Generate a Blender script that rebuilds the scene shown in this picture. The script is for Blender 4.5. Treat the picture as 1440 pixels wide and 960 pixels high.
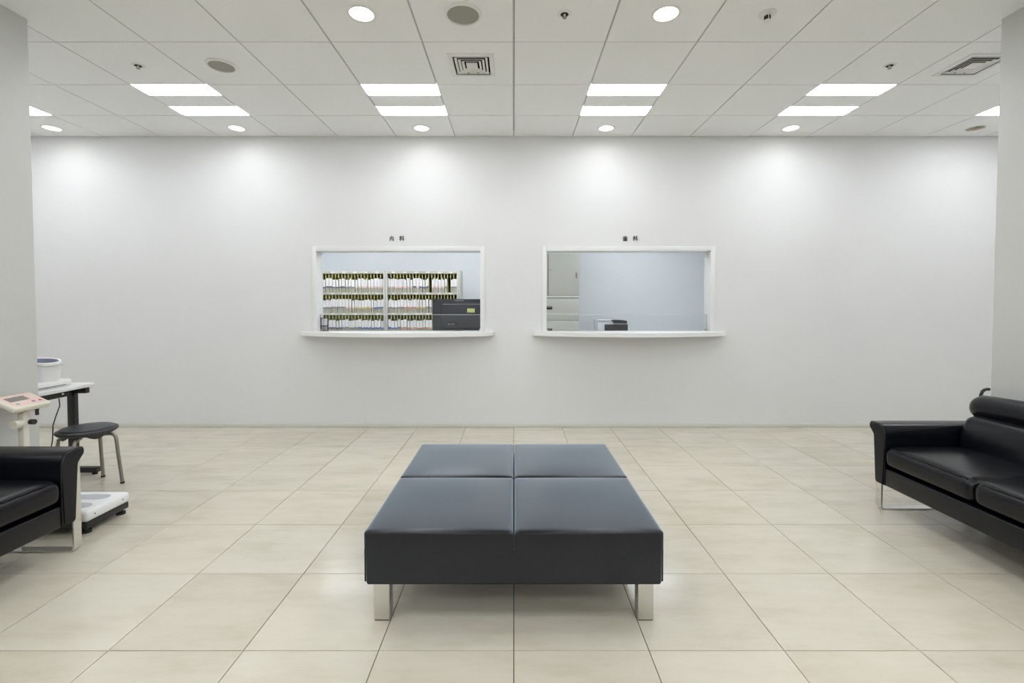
import bpy, bmesh, math, random
from mathutils import Vector, Matrix
random.seed(7)
for o in list(bpy.data.objects): bpy.data.objects.remove(o)
S = bpy.context.scene
COL = S.collection
PI = math.pi

# ------------------------------------------------------------------ camera
F_PX, TILT, CY, CX, HC = 663.5, 0.029, 447.5, 722.56, 1.2743
cd = bpy.data.cameras.new('camera'); cam = bpy.data.objects.new('camera', cd); COL.objects.link(cam)
cd.sensor_fit = 'HORIZONTAL'; cd.sensor_width = 36.0; cd.lens = F_PX * 36.0 / 1440.0
cd.shift_x = (720 - CX) / 1440.0; cd.shift_y = (CY - 480) / 1440.0
cd.clip_start = 0.05; cd.clip_end = 60
cam.location = (0, 0, HC); cam.rotation_euler = (PI / 2 - TILT, 0, 0)
S.camera = cam

# ------------------------------------------------------------------ world, exposure, lamp strengths
w = bpy.data.worlds.new('world'); S.world = w; w.use_nodes = True
w.node_tree.nodes['Background'].inputs[0].default_value = (0.9, 0.95, 1, 1)
w.node_tree.nodes['Background'].inputs[1].default_value = 0.0
S.view_settings.view_transform = 'Standard'; S.view_settings.look = 'None'
S.view_settings.exposure = 0.40; S.view_settings.gamma = 1.0; S.view_settings.use_curve_mapping = False
PANEL_L = 12.8           # radiance of the ceiling panels' lit strips
PANEL_C = (0.945, 0.98, 1.03)
SPOT_W = 1.2            # recessed downlights
SPOT_C = (0.97, 0.985, 1.0)
OFFICE_L = 17.0
OFFICE_C = (0.93, 0.97, 1.0)

def aty(px, py, Y):      # pixel -> point on the plane at distance Y
    c, s = math.cos(TILT), math.sin(TILT)
    a, b = (px - CX) / F_PX, -(py - CY) / F_PX
    d = Vector((a, c + b * s, -s + b * c)); t = Y / d.y
    return Vector((0, 0, HC)) + t * d

H, D = 2.9935, 4.879     # ceiling height, distance of the wall with the windows
CT, ZC = 0.6, 3.1415     # ceiling grid
FT, ZF = 0.4986, 1.7036  # floor tile grid
WX = 5.4                 # side walls
YB = -4.2                # wall behind the camera

# ------------------------------------------------------------------ materials
def mat(name, col, rough=0.5, metal=0.0, spec=0.5, emit=None, coat=0.0):
    m = bpy.data.materials.new(name); m.use_nodes = True
    b = m.node_tree.nodes['Principled BSDF']
    b.inputs['Base Color'].default_value = (*col, 1); b.inputs['Roughness'].default_value = rough
    b.inputs['Metallic'].default_value = metal; b.inputs['Specular IOR Level'].default_value = spec
    if coat: b.inputs['Coat Weight'].default_value = coat
    if emit:
        b.inputs['Emission Color'].default_value = (*emit[0], 1); b.inputs['Emission Strength'].default_value = emit[1]
    return m
def nd(m, t): return m.node_tree.nodes.new(t)
def lk(m, a, b): m.node_tree.links.new(a, b)
def ramp(m, fac, stops):
    r = nd(m, 'ShaderNodeValToRGB'); e = r.color_ramp.elements
    while len(e) < len(stops): e.new(0.5)
    for i, (p, c) in enumerate(stops): e[i].position = p; e[i].color = (*c, 1)
    lk(m, fac, r.inputs[0]); return r.outputs[0]
def noise(m, vec, scale, detail=3, rough=0.55):
    n = nd(m, 'ShaderNodeTexNoise'); n.inputs['Scale'].default_value = scale
    n.inputs['Detail'].default_value = detail; n.inputs['Roughness'].default_value = rough
    lk(m, vec, n.inputs['Vector']); return n.outputs['Fac']
def mapping(m, src, scale, loc=None):
    p = nd(m, 'ShaderNodeMapping'); p.inputs['Scale'].default_value = scale
    lk(m, src, p.inputs['Vector'])
    return p
def bump(m, fac, strength, dist):
    b = nd(m, 'ShaderNodeBump'); b.inputs['Strength'].default_value = strength; b.inputs['Distance'].default_value = dist
    lk(m, fac, b.inputs['Height']); lk(m, b.outputs[0], m.node_tree.nodes['Principled BSDF'].inputs['Normal'])
def P(m): return m.node_tree.nodes['Principled BSDF']
M = {}
def wallmat(name, c0, c1):
    m = mat(name, c0, 0.6, spec=0.3); g = nd(m, 'ShaderNodeNewGeometry')
    n = noise(m, g.outputs['Position'], 1.3, 2)
    lk(m, ramp(m, n, [(0.3, c0), (0.7, c1)]), P(m).inputs['Base Color'])
    bump(m, noise(m, g.outputs['Position'], 220, 2), 0.04, 0.001); return m
M['wall'] = wallmat('painted_wall', (0.715, 0.715, 0.71), (0.735, 0.735, 0.73))
M['wall_side'] = wallmat('bounce_wall_paint', (0.85, 0.85, 0.845), (0.87, 0.87, 0.865))  # unseen walls, made lighter to bounce more light onto the ceiling
M['pillar'] = wallmat('pillar_paint', (0.60, 0.60, 0.575), (0.62, 0.62, 0.595))
M['office_wall'] = wallmat('office_paint', (0.78, 0.81, 0.84), (0.80, 0.83, 0.86))
M['white'] = mat('white_laminate', (0.79, 0.79, 0.78), 0.35)
M['frame_white'] = mat('white_frame', (0.755, 0.755, 0.745), 0.4)
M['skirt'] = mat('skirting', (0.66, 0.65, 0.60), 0.45)
M['plenum'] = mat('ceiling_void', (0.10, 0.10, 0.095), 0.9)
M['bar'] = mat('grid_bar', (0.62, 0.62, 0.60), 0.5)
# ceiling tile: mineral board with fine specks
m = M['ceil'] = mat('ceiling_board', (0.72, 0.72, 0.70), 0.85, spec=0.2)
tc = nd(m, 'ShaderNodeNewGeometry'); n = noise(m, tc.outputs['Position'], 170, 3, 0.7)
lk(m, ramp(m, n, [(0.30, (0.78, 0.78, 0.77)), (0.42, (0.885, 0.885, 0.875)), (1, (0.905, 0.905, 0.895))]), P(m).inputs['Base Color'])
bump(m, n, 0.15, 0.002)
# floor tile: polished beige stone, per-tile tint, faint cross grain and wear
m = M['floor'] = mat('floor_tile_stone', (0.7, 0.68, 0.58), 0.16, spec=0.5)
oi = nd(m, 'ShaderNodeObjectInfo'); g = nd(m, 'ShaderNodeNewGeometry')
add = nd(m, 'ShaderNodeVectorMath'); add.operation = 'ADD'
mul = nd(m, 'ShaderNodeVectorMath'); mul.operation = 'SCALE'; mul.inputs['Scale'].default_value = 7.0
lk(m, oi.outputs['Random'], mul.inputs[0]); lk(m, g.outputs['Position'], add.inputs[0]); lk(m, mul.outputs[0], add.inputs[1])
mp = mapping(m, add.outputs[0], (1.2, 3.6, 1))
n1 = noise(m, mp.outputs[0], 2.2, 5, 0.62)
c1 = ramp(m, n1, [(0.28, (0.53, 0.485, 0.385)), (0.5, (0.592, 0.553, 0.458)), (0.75, (0.628, 0.592, 0.50))])
c2 = ramp(m, oi.outputs['Random'], [(0.0, (0.93, 0.915, 0.89)), (0.5, (1, 1, 1)), (1.0, (1.0, 0.985, 0.955))])
mx = nd(m, 'ShaderNodeMix'); mx.data_type = 'RGBA'; mx.blend_type = 'MULTIPLY'; mx.inputs[0].default_value = 1.0
lk(m, c1, mx.inputs[6]); lk(m, c2, mx.inputs[7]); lk(m, mx.outputs[2], P(m).inputs['Base Color'])
n2 = noise(m, g.outputs['Position'], 3.0, 4)
rr = nd(m, 'ShaderNodeMapRange'); rr.inputs[1].default_value = 0.3; rr.inputs[2].default_value = 0.7
rr.inputs[3].default_value = 0.13; rr.inputs[4].default_value = 0.22
lk(m, n2, rr.inputs[0]); lk(m, rr.outputs[0], P(m).inputs['Roughness'])
M['grout'] = mat('floor_joint', (0.035, 0.032, 0.027), 0.9)
# leather
def leather(name, col, rough):
    m = mat(name, col, rough, spec=0.5); g = nd(m, 'ShaderNodeTexCoord')
    v = nd(m, 'ShaderNodeTexVoronoi'); v.inputs['Scale'].default_value = 420
    lk(m, g.outputs['Object'], v.inputs['Vector'])
    n = noise(m, g.outputs['Object'], 5, 3)
    ad = nd(m, 'ShaderNodeMath'); ad.operation = 'MULTIPLY_ADD'; ad.inputs[1].default_value = 0.35
    lk(m, v.outputs['Distance'], ad.inputs[0]); lk(m, n, ad.inputs[2])
    bump(m, ad.outputs[0], 0.10, 0.004); return m
M['leather'] = leather('black_leather', (0.0030, 0.0034, 0.0055), 0.26)
P(M['leather']).inputs['Specular IOR Level'].default_value = 0.33
M['bench'] = leather('bench_leather', (0.003, 0.0032, 0.004), 0.19)
P(M['bench']).inputs['Specular IOR Level'].default_value = 0.30; P(M['bench']).inputs['Sheen Weight'].default_value = 0.9; P(M['bench']).inputs['Sheen Roughness'].default_value = 0.44; P(M['bench']).inputs['Sheen Tint'].default_value = (0.74, 0.86, 1, 1)
M['chrome'] = mat('chrome', (0.72, 0.72, 0.71), 0.10, 1.0)
M['steel'] = mat('brushed_steel', (0.62, 0.61, 0.58), 0.32, 1.0)
m = M['steel']; g = nd(m, 'ShaderNodeTexCoord'); mp = mapping(m, g.outputs['Object'], (60, 60, 2))
bump(m, noise(m, mp.outputs[0], 8, 2), 0.08, 0.001)
M['bronze'] = mat('greybrown_metal', (0.30, 0.28, 0.25), 0.35, 0.7)
M['black'] = mat('black_metal', (0.014, 0.014, 0.014), 0.5)
M['plastic_black'] = mat('black_plastic', (0.022, 0.022, 0.024), 0.45)
M['vinyl'] = mat('stool_vinyl', (0.020, 0.024, 0.030), 0.4)
M['rubber'] = mat('rubber', (0.012, 0.012, 0.012), 0.8)
M['cream'] = mat('cream_plastic', (0.72, 0.69, 0.58), 0.45)
M['white_p'] = mat('white_plastic', (0.82, 0.82, 0.81), 0.4)
M['pink'] = mat('pink_membrane', (0.74, 0.55, 0.48), 0.5)
M['lcd'] = mat('grey_lcd', (0.22, 0.21, 0.19), 0.2)
M['grey'] = mat('light_grey_print', (0.48, 0.49, 0.52), 0.6)
M['bluegrey'] = mat('bluegrey_lining', (0.30, 0.32, 0.42), 0.5)
M['teal'] = mat('teal_button', (0.10, 0.42, 0.38), 0.5)
M['violet'] = mat('violet_button', (0.18, 0.10, 0.45), 0.5)
M['red'] = mat('red_button', (0.50, 0.08, 0.12), 0.5)
M['bluebtn'] = mat('blue_button', (0.15, 0.35, 0.7), 0.4)
M['panel_on'] = mat('lit_panel', (0.9, 0.9, 0.9), 0.5, emit=(PANEL_C, PANEL_L))
M['office_on'] = mat('office_panel', (0.9, 0.9, 0.9), 0.5, emit=(OFFICE_C, OFFICE_L))
M['bulb'] = mat('lit_bulb', (1, 1, 1), 0.5, emit=((1.0, 0.98, 0.95), 7.0))
M['reflector'] = mat('reflector', (0.75, 0.74, 0.70), 0.35)
M['reflector_off'] = mat('beige_reflector', (0.62, 0.57, 0.42), 0.3, 0.3)
M['fixture'] = mat('fixture_white', (0.88, 0.88, 0.89), 0.5)
M['grille'] = mat('speaker_grille', (0.34, 0.33, 0.28), 0.7)
m = M['grille']; g = nd(m, 'ShaderNodeTexCoord'); v = nd(m, 'ShaderNodeTexVoronoi'); v.inputs['Scale'].default_value = 260
lk(m, g.outputs['Object'], v.inputs['Vector']); bump(m, v.outputs['Distance'], 0.4, 0.002)
M['ceil_metal'] = mat('ceiling_fitting', (0.77, 0.765, 0.73), 0.45)
M['dark'] = mat('dark_void', (0.015, 0.015, 0.013), 0.8)
M['rack'] = mat('rack_grey', (0.50, 0.49, 0.44), 0.45)
M['rack_back_shaded'] = mat('rack_back_shaded', (0.16, 0.15, 0.09), 0.6)  # back panel darkened to stand for the shadowed rack interior
M['divider'] = mat('olive_divider', (0.56, 0.53, 0.22), 0.5)
M['cab'] = mat('cabinet_grey', (0.53, 0.53, 0.48), 0.42)
M['cabline'] = mat('cabinet_trim', (0.70, 0.70, 0.66), 0.35)
M['paper'] = mat('folder_white', (0.80, 0.78, 0.80), 0.7)
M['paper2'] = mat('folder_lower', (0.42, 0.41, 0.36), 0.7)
BANDS = {'blue': (0.10, 0.18, 0.50), 'navy': (0.13, 0.13, 0.27), 'pink': (0.74, 0.52, 0.55), 'red': (0.62, 0.29, 0.27), 'grey': (0.27, 0.27, 0.29), 'yellow': (0.68, 0.56, 0.26)}
for k, c in BANDS.items(): M['band_' + k] = mat('band_' + k, c, 0.6)
M['note'] = mat('yellow_note', (0.66, 0.72, 0.28), 0.7)
M['monitor'] = mat('monitor_shell', (0.030, 0.033, 0.042), 0.35)
M['monitor_mid'] = mat('monitor_back', (0.040, 0.043, 0.052), 0.45)
M['logo'] = mat('logo_grey', (0.30, 0.31, 0.34), 0.4)
M['ink'] = mat('sign_ink', (0.055, 0.055, 0.05), 0.5)
M['printer'] = mat('printer_white', (0.66, 0.69, 0.73), 0.45)
# glass: clear pane with real reflection by angle
m = bpy.data.materials.new('clear_glass'); m.use_nodes = True; nt = m.node_tree; nt.nodes.clear()
out = nt.nodes.new('ShaderNodeOutputMaterial'); mixn = nt.nodes.new('ShaderNodeMixShader'); fr = nt.nodes.new('ShaderNodeFresnel'); fr.inputs[0].default_value = 1.35
tr = nt.nodes.new('ShaderNodeBsdfTransparent'); tr.inputs[0].default_value = (0.97, 0.98, 0.98, 1)
gl = nt.nodes.new('ShaderNodeBsdfGlossy'); gl.inputs['Roughness'].default_value = 0.02
nt.links.new(fr.outputs[0], mixn.inputs[0]); nt.links.new(tr.outputs[0], mixn.inputs[1]); nt.links.new(gl.outputs[0], mixn.inputs[2]); nt.links.new(mixn.outputs[0], out.inputs[0])
M['glass'] = m
M['glass_edge'] = mat('glass_edge', (0.60, 0.66, 0.64), 0.2)

# ------------------------------------------------------------------ helpers
def link_mesh(name, me, parent=None, loc=(0, 0, 0)):
    o = bpy.data.objects.new(name, me); COL.objects.link(o); o.location = loc
    if parent: o.parent = parent
    return o
def from_bm(name, bm, mats, parent=None, loc=(0, 0, 0), smooth=False):
    bmesh.ops.recalc_face_normals(bm, faces=bm.faces[:])
    me = bpy.data.meshes.new(name); bm.to_mesh(me); bm.free()
    if not isinstance(mats, (list, tuple)): mats = [mats]
    for q in mats: me.materials.append(M[q] if isinstance(q, str) else q)
    if smooth:
        for p in me.polygons: p.use_smooth = True
        try: me.set_sharp_from_angle(angle=math.radians(38))
        except Exception: pass
    return link_mesh(name, me, parent, loc)
def add_box(bm, x0, x1, y0, y1, z0, z1, bev=0.0, seg=2, mi=0):
    r = bmesh.ops.create_cube(bm, size=1.0)
    for v in r['verts']:
        v.co = Vector(((x0 + x1) / 2 + v.co.x * (x1 - x0), (y0 + y1) / 2 + v.co.y * (y1 - y0), (z0 + z1) / 2 + v.co.z * (z1 - z0)))
    fs = {f for v in r['verts'] for f in v.link_faces}
    for f in fs: f.material_index = mi
    if bev > 0:
        es = list({e for v in r['verts'] for e in v.link_edges})
        bmesh.ops.bevel(bm, geom=es, offset=bev, segments=seg, affect='EDGES', profile=0.5)
def box(name, x0, x1, y0, y1, z0, z1, m_, parent=None, bev=0.0, seg=2):
    bm = bmesh.new(); cx, cy, cz = (x0 + x1) / 2, (y0 + y1) / 2, (z0 + z1) / 2
    add_box(bm, x0 - cx, x1 - cx, y0 - cy, y1 - cy, z0 - cz, z1 - cz, bev, seg)
    return from_bm(name, bm, m_, parent, (cx, cy, cz), smooth=bev > 0)
def add_cyl(bm, p0, p1, r0, r1=None, n=20, cap=True):
    p0, p1 = Vector(p0), Vector(p1); r1 = r0 if r1 is None else r1
    d = (p1 - p0); q = d.to_track_quat('Z', 'Y').to_matrix()
    a = [bm.verts.new(p0 + q @ Vector((r0 * math.cos(t), r0 * math.sin(t), 0))) for t in [2 * PI * i / n for i in range(n)]]
    b = [bm.verts.new(p1 + q @ Vector((r1 * math.cos(t), r1 * math.sin(t), 0))) for t in [2 * PI * i / n for i in range(n)]]
    for i in range(n): bm.faces.new((a[i], a[(i + 1) % n], b[(i + 1) % n], b[i]))
    if cap: bm.faces.new(a[::-1]); bm.faces.new(b)
def cyl(name, p0, p1, r0, m_, parent=None, r1=None, n=24):
    bm = bmesh.new(); add_cyl(bm, p0, p1, r0, r1, n); return from_bm(name, bm, m_, parent, smooth=True)
def add_tube(bm, pts, r, n=10):
    pts = [Vector(p) for p in pts]; rings = []
    up = Vector((0.31, 0.17, 0.93))
    for i, p in enumerate(pts):
        t = (pts[min(i + 1, len(pts) - 1)] - pts[max(i - 1, 0)]).normalized()
        a = t.cross(up).normalized(); b = t.cross(a)
        rings.append([bm.verts.new(p + r * (math.cos(2 * PI * k / n) * a + math.sin(2 * PI * k / n) * b)) for k in range(n)])
    for i in range(len(rings) - 1):
        for k in range(n): bm.faces.new((rings[i][k], rings[i][(k + 1) % n], rings[i + 1][(k + 1) % n], rings[i + 1][k]))
    bm.faces.new(rings[0][::-1]); bm.faces.new(rings[-1])
def tube(name, pts, r, m_, parent=None, n=12):
    bm = bmesh.new(); add_tube(bm, pts, r, n); return from_bm(name, bm, m_, parent, smooth=True)
def lathe(name, prof, m_, parent=None, loc=(0, 0, 0), n=36, close=False):
    bm = bmesh.new(); rings = []
    for r, z in prof:
        if r < 1e-6: rings.append([bm.verts.new((0, 0, z))])
        else: rings.append([bm.verts.new((r * math.cos(2 * PI * k / n), r * math.sin(2 * PI * k / n), z)) for k in range(n)])
    pairs = list(zip(rings[:-1], rings[1:]))
    if close: pairs.append((rings[-1], rings[0]))
    for a, b in pairs:
        for k in range(n):
            k2 = (k + 1) % n
            if len(a) == 1 and len(b) == 1: continue
            if len(a) == 1: bm.faces.new((a[0], b[k], b[k2]))
            elif len(b) == 1: bm.faces.new((a[k], a[k2], b[0]))
            else: bm.faces.new((a[k], a[k2], b[k2], b[k]))
    return from_bm(name, bm, m_, parent, loc, smooth=True)
def add_extrude(bm, prof, axis, a0, a1):
    """closed 2-D profile swept along an axis: 'x' -> profile is (y,z); 'y' -> (x,z); 'z' -> (x,y)"""
    def mk(p, a): return {'x': (a, p[0], p[1]), 'y': (p[0], a, p[1]), 'z': (p[0], p[1], a)}[axis]
    A = [bm.verts.new(mk(p, a0)) for p in prof]; B = [bm.verts.new(mk(p, a1)) for p in prof]
    n = len(prof)
    for i in range(n): bm.faces.new((A[i], A[(i + 1) % n], B[(i + 1) % n], B[i]))
    ca = bm.faces.new(A[::-1]); cb = bm.faces.new(B)
    return ca, cb
def rounded(name, sx, sy, sz, r, m_, parent=None, loc=(0, 0, 0), puff=0.0, puff_f=0.0, k=4, mid=8, rot=None):
    """soft cushion: box with rounded edges whose top (and front) swell a little"""
    hx, hy, hz = sx / 2, sy / 2, sz / 2
    def ax(h):
        i = h - r
        c = [-h + r * t / k for t in range(k)] + [-i + 2 * i * t / mid for t in range(mid + 1)] + [i + r * t / k for t in range(1, k + 1)]
        return c
    AX, AY, AZ = ax(hx), ax(hy), ax(hz); bm = bmesh.new(); cache = {}
    def V(x, y, z):
        key = (round(x, 6), round(y, 6), round(z, 6))
        if key in cache: return cache[key]
        v = Vector((x, y, z)); c = Vector((max(-hx + r, min(hx - r, x)), max(-hy + r, min(hy - r, y)), max(-hz + r, min(hz - r, z))))
        d = v - c
        if d.length > 1e-9:
            m_ax = max(abs(d.x), abs(d.y), abs(d.z)); p = c + d.normalized() * r
        else: p = v
        if z > hz - r - 1e-6: p.z += puff * (1 - (x / hx) ** 2) * (1 - (y / hy) ** 2)
        if puff_f:
            p.x += puff_f * (1 if x > 0 else -1) * (abs(x) / hx) ** 4 * (1 - (z / hz) ** 2)
            p.y += puff_f * (1 if y > 0 else -1) * (abs(y) / hy) ** 4 * (1 - (z / hz) ** 2) * 0.3
        cache[key] = bm.verts.new(p); return cache[key]
    def face_grid(A, B, f):
        for i in range(len(A) - 1):
            for j in range(len(B) - 1):
                vs = [V(*f(A[i], B[j])), V(*f(A[i + 1], B[j])), V(*f(A[i + 1], B[j + 1])), V(*f(A[i], B[j + 1]))]
                try: bm.faces.new(vs)
                except ValueError: pass
    for s in (-1, 1):
        face_grid(AX, AY, lambda a, b: (a, b, s * hz)); face_grid(AX, AZ, lambda a, b: (a, s * hy, b)); face_grid(AY, AZ, lambda a, b: (s * hx, a, b))
    o = from_bm(name, bm, m_, parent, loc)
    for p in o.data.polygons: p.use_smooth = True
    if rot: o.rotation_euler = rot
    return o
def tag(o, label=None, cat=None, group=None, kind=None):
    if label: o['label'] = label
    if cat: o['category'] = cat
    if group: o['group'] = group
    if kind: o['kind'] = kind
    return o
def thing(name, loc, label, cat, group=None, rz=0.0):
    o = bpy.data.objects.new(name, None); COL.objects.link(o); o.location = loc; o.rotation_euler = (0, 0, rz)
    o.empty_display_size = 0.05
    return tag(o, label, cat, group)
def dup(root, loc, label, rz=None):
    def cp(o, par):
        c = o.copy(); COL.objects.link(c); c.parent = par
        for ch in list(o.children): cp(ch, c)
        return c
    r = cp(root, None); r.location = loc; r['label'] = label
    if rz is not None: r.rotation_euler = (0, 0, rz)
    return r
def struct(o): o['kind'] = 'structure'; return o

# ------------------------------------------------------------------ windows' geometry
WINS = []
for (xl, xr) in ((-2.046, -0.334), (0.326, 2.04)):
    WINS.append((xl, xr, 0.957, 1.838))
WT = 0.15   # thickness of the wall with the windows

# ------------------------------------------------------------------ room shell
def wall_with_holes():
    bm = bmesh.new(); z0, z1 = WINS[0][2], WINS[0][3]; y0, y1 = D, D + WT
    add_box(bm, -WX, WX, y0, y1, 0, z0); add_box(bm, -WX, WX, y0, y1, z1, H + 0.06)
    xs = [-WX, WINS[0][0], WINS[0][1], WINS[1][0], WINS[1][1], WX]
    for i in (0, 2, 4): add_box(bm, xs[i], xs[i + 1], y0, y1, z0, z1)
    return from_bm('wall_back', bm, 'wall')
struct(wall_with_holes())
struct(box('wall_left', -WX - 0.12, -WX, YB - .1, D + WT, -0.03, H + 0.06, 'wall_side'))
struct(box('wall_right', WX, WX + 0.12, YB - .1, D + WT, -0.03, H + 0.06, 'wall_side'))
struct(box('wall_front', -WX, WX, YB - 0.12, YB, -0.03, H + 0.06, 'wall_side'))
PXL, PXR = -2.936, 2.944
struct(box('wall_pillar_left', PXL - 0.8, PXL, 2.0, 2.900, 0, H + 0.02, 'pillar', bev=0.004))
struct(box('wall_pillar_right', PXR, PXR + 0.8, 2.0, 2.900, 0, H + 0.02, 'pillar', bev=0.004))
struct(box('baseboard_back', -WX, WX, D - 0.010, D, 0, 0.046, 'skirt', bev=0.003))

# floor: slab with a child for each tile
floor = struct(box('floor', -WX, WX, YB, D, -0.06, -0.0035, 'grout'))
fme = {}
def tile_mesh(key, sx, sy, sz, bev, m_, store, name):
    if key in store: return store[key]
    bm = bmesh.new(); add_box(bm, -sx / 2, sx / 2, -sy / 2, sy / 2, -sz / 2, sz / 2)
    if bev: bmesh.ops.bevel(bm, geom=[e for e in bm.edges if all(v.co.z > 0 for v in e.verts)], offset=bev, segments=1, affect='EDGES')
    bmesh.ops.recalc_face_normals(bm, faces=bm.faces[:])
    me = bpy.data.meshes.new(name); bm.to_mesh(me); bm.free(); me.materials.append(M[m_]); store[key] = me
    return me
JG = 0.0030
FP = Matrix.Translation(-floor.location)
ncol = 10
for j in range(-1, 7):
    y0 = ZF + FT * j; y1 = min(y0 + FT, D)
    for i in range(-ncol, ncol):
        sx, sy = FT - JG, y1 - y0 - JG
        me = tile_mesh((round(sx, 4), round(sy, 4)), sx, sy, 0.0075, 0.0006, 'floor', fme, 'floor_tile')
        o = link_mesh('floor_tile', me, floor, Vector((FT * (i + .5), (y0 + y1) / 2, -0.00375)) - floor.location)
        o.rotation_euler = (random.uniform(-.0012, .0012), random.uniform(-.0012, .0012), 0)
bm = bmesh.new()      # the rest of the paving, behind the camera and past the pillars
for j in range(-12, -1):
    y0 = ZF + FT * j
    for i in range(-ncol, ncol): add_box(bm, FT * i + JG / 2, FT * (i + 1) - JG / 2, max(y0, YB) + JG / 2, y0 + FT - JG / 2, -0.0075, 0)
for s in (-1, 1): add_box(bm, *sorted((s * FT * ncol, s * WX)), YB, D, -0.0075, 0)
o = from_bm('floor_tile', bm, 'floor', floor, -floor.location); o['kind'] = 'stuff'

# ceiling: void slab, tiles, grid bars
ceiling = struct(box('ceiling', -WX, WX, YB, D, H + 0.20, H + 0.26, 'plenum'))
CP = -ceiling.location
cme = {}
GX, GY, TT = 0.0105, 0.0075, 0.014
def holed_tile(sx, sy, hole, off):
    """ceiling tile with a round (radius) or square (half side) cut-out centred at off"""
    key = ('h', round(sx, 4), round(sy, 4), hole, tuple(round(q, 4) for q in off))
    if key in cme: return cme[key]
    kind, r = hole; hx, hy = sx / 2, sy / 2; ox, oy = off
    angs = [2 * PI * k / 48 for k in range(48)] + [math.atan2(a * hy - oy, b * hx - ox) % (2 * PI) for a in (-1, 1) for b in (-1, 1)] + [PI / 4 + k * PI / 2 for k in range(4)]
    angs = sorted(set(round(a, 5) for a in angs))
    bm = bmesh.new(); I = []; O = []; I2 = []; O2 = []
    for a in angs:
        c, s = math.cos(a), math.sin(a)
        t = min(((hx - ox) / c if c > 1e-9 else (-hx - ox) / c if c < -1e-9 else 9e9), ((hy - oy) / s if s > 1e-9 else (-hy - oy) / s if s < -1e-9 else 9e9))
        ri = r if kind == 'round' else r / max(abs(c), abs(s))
        for L, rad, z in ((I, ri, -TT / 2), (O, t, -TT / 2), (I2, ri, TT / 2), (O2, t, TT / 2)): L.append(bm.verts.new((ox + rad * c, oy + rad * s, z)))
    n = len(angs)
    for k in range(n):
        q = (k + 1) % n
        bm.faces.new((I[k], I[q], O[q], O[k])); bm.faces.new((I2[k], O2[k], O2[q], I2[q]))
        bm.faces.new((I[k], I2[k], I2[q], I[q])); bm.faces.new((O[k], O[q], O2[q], O2[k]))
    bmesh.ops.recalc_face_normals(bm, faces=bm.faces[:])
    me = bpy.data.meshes.new('ceiling_tile'); bm.to_mesh(me); bm.free(); me.materials.append(M['ceil']); cme[key] = me
    return me
DL_Y, DL_R = 4.649, 0.074
holes = {}
for n in (-8, -5, -2, 1, 4, 7): holes[(n, 2)] = ('round', DL_R, CT * (n + .5), DL_Y)
for n in (-2, 1): holes[(n, -1)] = ('round', DL_R, CT * (n + .5), ZC - .3)
for n in (-1, 5): holes[(n, 0)] = ('square', 0.128, CT * (n + .5), ZC + .3)
PANEL_COLS = (-8, -5, -2, 1, 4, 7)
panels_at = {(n, 1) for n in PANEL_COLS} | {(n, j) for n in PANEL_COLS for j in (-2, -5, -8, -11) if not (j == -2 and n in (-5, 4))}   # no panels where the pillars stand
rest = bmesh.new()
for j in range(-12, 3):
    y0 = ZC + CT * j; y1 = min(y0 + CT, D)
    if y1 <= YB: continue
    y0 = max(y0, YB)
    for n in range(-9, 9):
        if (n, j) in panels_at: continue
        sx, sy = CT - GX, y1 - y0 - GY; c = Vector((CT * (n + .5), (y0 + y1) / 2, H + TT / 2))
        if j < -2:
            add_box(rest, c.x - sx / 2, c.x + sx / 2, c.y - sy / 2, c.y + sy / 2, H, H + TT); continue
        if (n, j) in holes:
            k, r, hx_, hy_ = holes[(n, j)]; me = holed_tile(sx, sy, (k, r), (hx_ - c.x, hy_ - c.y))
        else: me = tile_mesh((round(sx, 4), round(sy, 4)), sx, sy, TT, 0, 'ceil', cme, 'ceiling_tile')
        link_mesh('ceiling_tile', me, ceiling, c + CP)
o = from_bm('ceiling_tile', rest, 'ceil', ceiling, CP); o['kind'] = 'stuff'
for n in range(-8, 9): box('grid_bar', CT * n - .0024, CT * n + .0024, YB, D, H + .0015, H + .03, 'bar', ceiling).location += CP
for j in range(-12, 3):
    yy = ZC + CT * j
    if yy > YB: box('cross_bar', -WX, WX, yy - .0034, yy + .0034, H + 0.010, H + .03, 'plenum', ceiling).location += CP

# ------------------------------------------------------------------ office behind the windows
OY0, OY1, OZ = D + WT, 7.72, 2.7
struct(box('wall_office_back', -4.0, 4.0, OY1, OY1 + 0.1, -0.02, OZ, 'office_wall'))
struct(box('wall_office_left', -4.1, -4.0, OY0, OY1 + .1, -0.02, OZ, 'office_wall'))
struct(box('wall_office_right', 4.0, 4.1, OY0, OY1 + .1, -0.02, OZ, 'office_wall'))
struct(box('floor_office', -4.0, 4.0, OY0, OY1, -0.05, 0, 'skirt'))
struct(box('ceiling_office', -4.1, 4.1, OY0, OY1 + .1, OZ, OZ + 0.06, 'office_wall'))

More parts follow.
